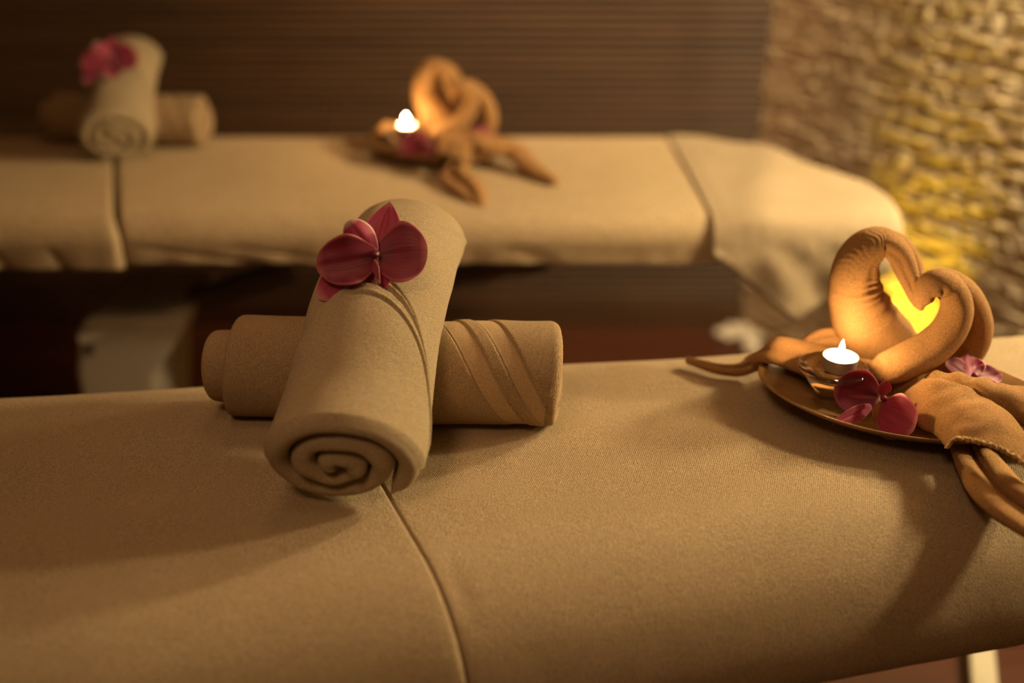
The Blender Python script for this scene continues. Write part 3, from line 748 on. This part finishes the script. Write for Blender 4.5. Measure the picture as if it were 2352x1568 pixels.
petal(orchid, 'sepal', M_PINK, OC, 275, 0, 0.036, 0.036, Nn, Up, tip=1.3, cup=0.15, bend=-0.15, seed=5)
petal(orchid, 'lip', M_LIP, OC+Vector((-0.002, -0.004, 0.004)), 130, 42, 0.042, 0.034, Nn, Up, tip=1.2, cup=-0.30, bend=-0.25, seed=6, lift=0.003)
petal(orchid, 'lip_lobe', M_LIP, OC+Vector((0, -0.003, 0)), 276, 26, 0.033, 0.016, Nn, Up, tip=0.8, cup=-0.35, bend=-0.35, seed=7, lift=0.004, twist=62, label='narrow lip lobe with a pale edge')
blob(orchid, 'column', M_COLUMN, OC+Vector((0.001, -0.010, 0.008)), 0.0045)
blob(orchid, 'anther_cap', M_PALE, OC+Vector((0.003, -0.0145, 0.0095)), 0.0012)

# orchid on the plate in front of the heart
O2 = atz(2022, 915, BED_T+0.034)
orchid2 = thing('orchid_flower', O2, 'dark pink orchid flower leaning on the near plate in front of the candle', 'flower', 'orchid flowers on the plates')
N2 = Vector((-0.05, -0.95, 0.28)); U2 = Vector((0, 0.28, 0.95))
petal(orchid2, 'petal', M_PETAL, O2+Vector((0, 0.004, 0)), 166, 10, 0.052, 0.056, N2, U2, tip=1.4, cup=0.10, bend=-0.08, seed=12)
petal(orchid2, 'sepal', M_PINK, O2+Vector((-0.002, -0.006, -0.008)), 338, 68, 0.054, 0.056, N2, U2, tip=1.4, cup=0.10, bend=-0.10, seed=13, ruffle=0.07)
petal(orchid2, 'sepal', M_PINK, O2+Vector((-0.008, 0.0, -0.010)), 196, 30, 0.058, 0.022, N2, U2, tip=0.8, cup=0.12, bend=-0.05, seed=14, ruffle=0.06)
petal(orchid2, 'petal', M_PETAL, O2+Vector((0.010, 0.004, -0.008)), 342, 25, 0.050, 0.032, N2, U2, tip=1.0, cup=0.15, bend=-0.05, seed=15)
petal(orchid2, 'lip', M_LIPY, O2+Vector((0, -0.006, 0.0)), 262, 24, 0.024, 0.020, N2, U2, tip=0.9, cup=-0.30, bend=-0.35, seed=16, label='brownish yellow lip')
petal(orchid2, 'petal', M_PINK, O2+Vector((0.001, 0.0, 0.004)), 84, 12, 0.020, 0.018, N2, U2, tip=0.9, cup=0.2, bend=0.1, seed=17)
blob(orchid2, 'column', M_COLUMN, O2+Vector((0.001, -0.006, 0.004)), 0.0036)
O3 = atz(2235, 868, BED_T+0.040)
orchid3 = thing('orchid_flower', O3, 'pink orchid flower half hidden behind the heart-folded towel, near plate', 'flower', 'orchid flowers on the plates')
N3 = Vector((0.1, -0.3, 0.9)); U3 = Vector((0, 0.9, 0.3))
for k, azz in enumerate((10, 80, 150, 225, 300)):
    petal(orchid3, 'petal' if k % 2 else 'sepal', M_PINK if k % 2 else M_PETAL, O3, azz, 6, 0.034, 0.032, N3, U3, tip=1.1, cup=0.12, bend=0.05, seed=20+k, ruffle=0.08)
blob(orchid3, 'column', M_COLUMN, O3+Vector((0, -0.003, 0.004)), 0.004)

# ------------------------------------------------------------------ rolled towels
def roll(name, label, group, mat, axis, semi, turns, start_deg, hand, rho0, outer, s0fn, L_, base, nper=84, nax=190, flat=0.93, inner_shift=(0, 0), upv=Vector((0, 0, 1)), gapf=0.95, sag=None, band=None, align=None):
    """a towel sheet wound in a spiral; axis: list of points, semi: half width / half height at both ends"""
    Ax = catmull([list(p) for p in axis], 60); Ax = [Vector(a) for a in Ax]
    ln = [0.0]
    for k in range(1, len(Ax)): ln.append(ln[-1]+(Ax[k]-Ax[k-1]).length)
    T = ln[-1]
    def frame(s):
        x = s/L_*T; 
        if x <= 0: k = 0
        elif x >= T: k = len(Ax)-2
        else:
            k = 0
            while ln[k+1] < x: k += 1
        d = (Ax[k+1]-Ax[k]); ll = d.length; p = Ax[k] + d*((x-ln[k])/ll)
        a, b2 = max(0, k-4), min(len(Ax)-1, k+5); t = (Ax[b2]-Ax[a]).normalized()
        side = t.cross(upv).normalized(); u = side.cross(t).normalized()
        return p, t, side, u
    nphi = int(turns*nper); pitch = (1-rho0)/turns; th = pitch*gapf
    # ring template: (kind, s fraction, radial fraction 0 inner .. 1 outer)
    tmpl = []
    for k in range(nax+1): tmpl.append(('o', k/nax, 1.0))
    ne = 8
    for k in range(1, ne): a = k/ne*pi; tmpl.append(('e1', sin(a), 0.5+0.5*cos(a)))
    for k in range(24+1): tmpl.append(('i', 1-k/24, 0.0))
    for k in range(1, ne): a = k/ne*pi; tmpl.append(('e0', sin(a), 0.5-0.5*cos(a)))
    m = len(tmpl); v = []; cache = {}
    for i in range(nphi+1):
        fr = i/nphi; ph = R(start_deg) + hand*(turns*(1-fr))*2*pi*(-1)
        rho_o = rho0 + (1-rho0)*fr + 0.0; rho_i = rho_o - th
        last = sm(turns-1.02, turns-0.98, fr*turns)
        endt = sm(0.0, 0.012, 1-fr); endi = sm(0, 0.02, fr)
        s_a, s_b = s0fn(fr, ph)
        mid = (rho_i+rho_o)/2
        ri = lerp(mid, rho_i, max(0.15, endt*endi)); ro = lerp(mid, rho_o, max(0.15, endt*endi))
        er = th*0.5*(semi[0][0]+semi[0][1])*0.5*1.15
        for (kd, fs, frd) in tmpl:
            rr = lerp(ri, ro, frd)
            if kd == 'o' and align:
                fn, lo, hi, nl = align; A_, B_ = s_a+er, s_b-er; e_ = min(B_-0.012, max(A_-lo+0.006, fn(ph))); hi_ = min(hi, B_-0.003-e_)
                kk = fs*nax; n1_ = int((nax-nl)*0.5)
                if kk <= n1_: s = lerp(A_, e_+lo, kk/n1_)
                elif kk <= n1_+nl: s = lerp(e_+lo, e_+hi_, (kk-n1_)/nl)
                else: s = lerp(e_+hi_, B_, (kk-n1_-nl)/(nax-nl-n1_))
            elif kd in ('o', 'i'): s = lerp(s_a+er, s_b-er, fs)
            elif kd == 'e1': s = s_b-er + er*fs
            else: s = s_a+er - er*fs
            key = round(s*4000)
            if key not in cache: cache[key] = frame(s)
            p, t, side, u = cache[key]
            q = min(1, max(0, s/L_)); a_ = lerp(semi[0][0], semi[1][0], q); b_ = lerp(semi[0][1], semi[1][1], q)
            d = 0.0
            if frd > 0.5 and kd == 'o': d = outer(ph, s, fr)*last + 0.0012*nz(ph*1.4, s*22, 3) 
            wob = 1 + 0.02*nz(ph*0.8, s*6, fr*2)
            x = (a_*rr*wob + d)*cos(ph); y = (b_*rr*wob + d)*sin(ph)
            sh = (1-rr)*1.0; x += inner_shift[0]*sh; y += inner_shift[1]*sh
            yb = -b_*flat
            if y < yb*0.75: y = yb*0.75 - (yb*0.75-y)*0.62
            dirp = p + side*x + u*y
            if sag: dirp = sag(dirp, s, ph)
            v.append(dirp)
    f = []
    for i in range(nphi):
        for q in range(m): w_ = (q+1) % m; f.append([i*m+q, i*m+w_, (i+1)*m+w_, (i+1)*m+q])
    f.append([q for q in range(m)][::-1]); f.append([nphi*m+q for q in range(m)])
    o = link(name, v, f, mat, base=base); tag(o, label, 'towel', group)
    if band:
        o.data.materials.append(M_BAND); mi = [0]*len(f)
        for i in range(nphi):
            fr = i/nphi
            if fr*turns < turns-1.0: continue
            ph = R(start_deg) + hand*(turns*(1-fr))*2*pi*(-1); s_a, s_b = s0fn(fr, ph)
            for q in range(nax):
                fn, lo, hi, nl = align; n1_ = int((nax-nl)*0.5); er = th*0.5*(semi[0][0]+semi[0][1])*0.5*1.15; e_ = min(s_b-er-0.012, max(s_a+er-lo+0.006, fn(ph))); hi_ = min(hi, s_b-er-0.003-e_); off = lo + (hi_-lo)*(q+0.5-n1_)/nl
                if n1_ <= q < n1_+nl and band(off): mi[i*m+q] = 1
        o.data.polygons.foreach_set('material_index', mi)
    return o

# roll lying across
A0 = Vector((-0.338, 0.998, BED_T+0.0585)); A1 = Vector((0.053, 0.974, BED_T+0.0585))
def a_outer(ph, s, fr):
    p = (ph + 2*pi*4) % (2*pi)          # 0 right(=towards viewer side), pi/2 top
    # angle measured from the top towards the viewer
    w_ = (p - pi/2 + 3*pi) % (2*pi) - pi
    c1 = 0.268 + 0.030*(-w_); c2 = c1 + 0.022; c3 = c1 + 0.040; c4 = c1+0.060
    return -0.0016*(sm(c1, c1+0.0015, s) - sm(c2, c2+0.0015, s)) - 0.0016*(sm(c3, c3+0.0015, s) - sm(c4, c4+0.0015, s)) - 0.0022*bump(s, c1-0.0008, 0.0012) - 0.0018*bump(s, c2+0.0008, 0.0012) - 0.0018*bump(s, c3-0.0008, 0.0012) - 0.0018*bump(s, c4+0.0008, 0.0012)
def wrapped(ph): return (ph - pi/2 + 9*pi) % (2*pi) - pi
def a_edge(ph): return 0.268 - 0.030*wrapped(ph)
def a_band(off): return 0 < off < 0.022 or 0.040 < off < 0.060
def a_s0(fr, ph):
    k = sm(0.66, 0.70, fr)
    return lerp(0.0, 0.026, k) + 0.006*k*sin(ph+0.5), 0.396 - 0.004*(1-k) + 0.003*sin(ph*2)
rollA = roll('rolled_towel', 'tan rolled towel lying across the near bed, beneath the other roll', 'rolled towels lying flat', M_ROLLA,
     [A0, lerp(A0, A1, 0.33)+Vector((0, 0, -0.002)), lerp(A0, A1, 0.5)+Vector((0, 0, -0.004)), lerp(A0, A1, 0.75), A1], ((0.063, 0.064), (0.065, 0.066)), 3.3, -100, -1, 0.10, a_outer, a_s0, 0.396,
     Vector((-0.145, 0.984, BED_T)), band=a_band, nax=230, align=(a_edge, -0.004, 0.066, 70))
# roll leaning on it
B_ax = [Vector((-0.167, 0.787, BED_T+0.0565)), Vector((-0.157, 0.865, BED_T+0.088)), Vector((-0.147, 0.955, BED_T+0.142)), Vector((-0.135, 1.04, BED_T+0.163)), Vector((-0.125, 1.115, BED_T+0.166))]
def b_outer(ph, s, fr):
    w_ = (ph - pi/2 + 9*pi) % (2*pi) - pi       # 0 = top, + = left
    e_ = 0.168 - 0.052*w_*w_ - (0.010*w_)
    d = 0.0036*(1 - sm(e_, e_+0.0020, s)) - 0.0050*bump(s, e_+0.0034, 0.0019)
    rs = sm(0.3, -0.3, w_)
    d += rs*(0.0022*bump(s, e_+0.0085, 0.0018) - 0.0022*bump(s, e_+0.0125, 0.0016) + 0.0014*bump(s, e_-0.007, 0.0016)-0.0016*bump(s, e_-0.0105, 0.0016))
    d += 0.0022*bump(s, 0.245 - 0.05*w_, 0.0035)*rs
    d += 0.003*nz(w_*1.2, s*11, 6)
    return d
def b_edge(ph): w_ = wrapped(ph); return 0.168 - 0.052*w_*w_ - 0.010*w_
def b_s0(fr, ph):
    return 0.006*sin(ph+1.0)*fr - 0.007*(1-fr) + 0.004*nz(ph, 0, 2), 0.335 - 0.008*(1-fr)
rollB = roll('rolled_towel', 'beige rolled towel leaning over the other roll on the near bed, orchid on top', 'rolled towels leaning on another', M_ROLL,
     B_ax, ((0.083, 0.065), (0.075, 0.055)), 2.7, -48, -1, 0.18, b_outer, b_s0, 0.335, Vector((-0.143, 0.96, BED_T)), inner_shift=(0.002, 0.0), gapf=0.86, nax=230, align=(b_edge, -0.014, 0.018, 48))

# ------------------------------------------------------------------ the far arrangement: copies
def move(o, pivot, to, ang, scale=1.0):
    m = Matrix.Translation(Vector(to)) @ Matrix.Rotation(ang, 4, 'Z') @ Matrix.Scale(scale, 4) @ Matrix.Translation(-Vector(pivot))
    bm_ = Matrix.LocRotScale(o.location, o.rotation_euler, o.scale); w_ = m @ bm_
    loc, rot, sc_ = w_.decompose(); o.location = loc; o.rotation_euler = rot.to_euler(); o.scale = sc_
DX = Vector((-0.585, 1.06, 0))
for src, lab in ((plate, 'oval wooden plate on the far bed, carrying a heart of towels and a candle'),
                 (HL, 'caramel towel curled into the left half of the heart on the far bed'),
                 (HR, 'caramel towel forming the right half of the heart on the far bed, tails trailing'),
                 (holder, 'glass candle holder on the far plate'),
                 (tea, 'brightly lit tealight glowing on the far plate'),
                 (orchid2, 'dark pink orchid flower at the front of the far plate, below the candle'),
                 (orchid3, 'pink orchid flower at the right of the far plate, behind the towel tails')):
    c = copy_tree(src); c.location = Vector(src.location) + DX; c['label'] = lab
pivB = Vector((-0.167, 0.787, BED_T)); toB = Vector((-0.812, 2.000, BED_T))
c = copy_tree(rollB); move(c, pivB, toB, R(17), 0.97); c['label'] = 'beige rolled towel leaning over another roll on the far bed, pink flower on top'
c = copy_tree(rollA); move(c, Vector((-0.145, 0.984, BED_T)), Vector((-0.850, 2.175, BED_T)), R(-3), 0.93); c['label'] = 'tan rolled towel lying across the far bed, shaded at its left end'
c = copy_tree(orchid); move(c, OC, OC, R(20)); c.location = at(256, 142, 2.085); c['label'] = 'dark pink orchid flower perched on the far rolled towel'

# ------------------------------------------------------------------ small things by the walls
up = thing('floor_uplight', (0.905, 2.20, 0.008), 'small round uplight on the floor, glowing yellow on the stone wall', 'lamp')
v, f = lathe([(0.045, 0.0), (0.048, 0.004), (0.046, 0.06), (0.042, 0.07), (0.036, 0.070), (0.034, 0.06), (0.0, 0.058)], (0.905, 2.20, 0.008)); link('body', v, f, M_STEEL, up)
v, f = lathe([(0.033, 0.0585), (0.033, 0.061), (0.0, 0.063)], (0.905, 2.20, 0.008)); link('lens', v, f, M_UPLIT, up)
v = []; f = []
p0 = at(2196, -60, 2.10); p1 = at(2192, 52, 2.10)
rod(v, f, (p1.x, p1.y, 2.62), p1, 0.0035); tag(link('hanging_rod', v, f, M_BRASS, base=p1), 'thin brass rod hanging in front of the stone wall, at the top edge', 'rod')
rg = random.Random(11)
k = 0
while k < 16:
    t = rg.uniform(0.03, 0.34); off = rg.uniform(0.03, 0.13); r = rg.uniform(0.014, 0.026)
    c = wall_pt(t, 0.008 + r*0.6, off + 0.01)
    bm = bmesh.new(); bmesh.ops.create_icosphere(bm, subdivisions=3, radius=r)
    sx_, sy_, sd = rg.uniform(1.0, 1.35), rg.uniform(0.85, 1.1), rg.random()*9
    vs = []
    for p in bm.verts:
        q = p.co*(1+0.14*nz(p.co.x, p.co.y, p.co.z+sd, 40)); vs.append(c + Matrix.Rotation(sd, 3, 'Z') @ Vector((q.x*sx_, q.y*sy_, q.z*0.6)))
    fs = [[q.index for q in fc.verts] for fc in bm.faces]; bm.free()
    tag(link('pebble', vs, fs, M_PEBBLE, base=(c.x, c.y, 0.008)), 'pale pebble at the foot of the stone wall, in the far corner', 'stone', 'pale pebbles at the foot of the stone wall')
    k += 1
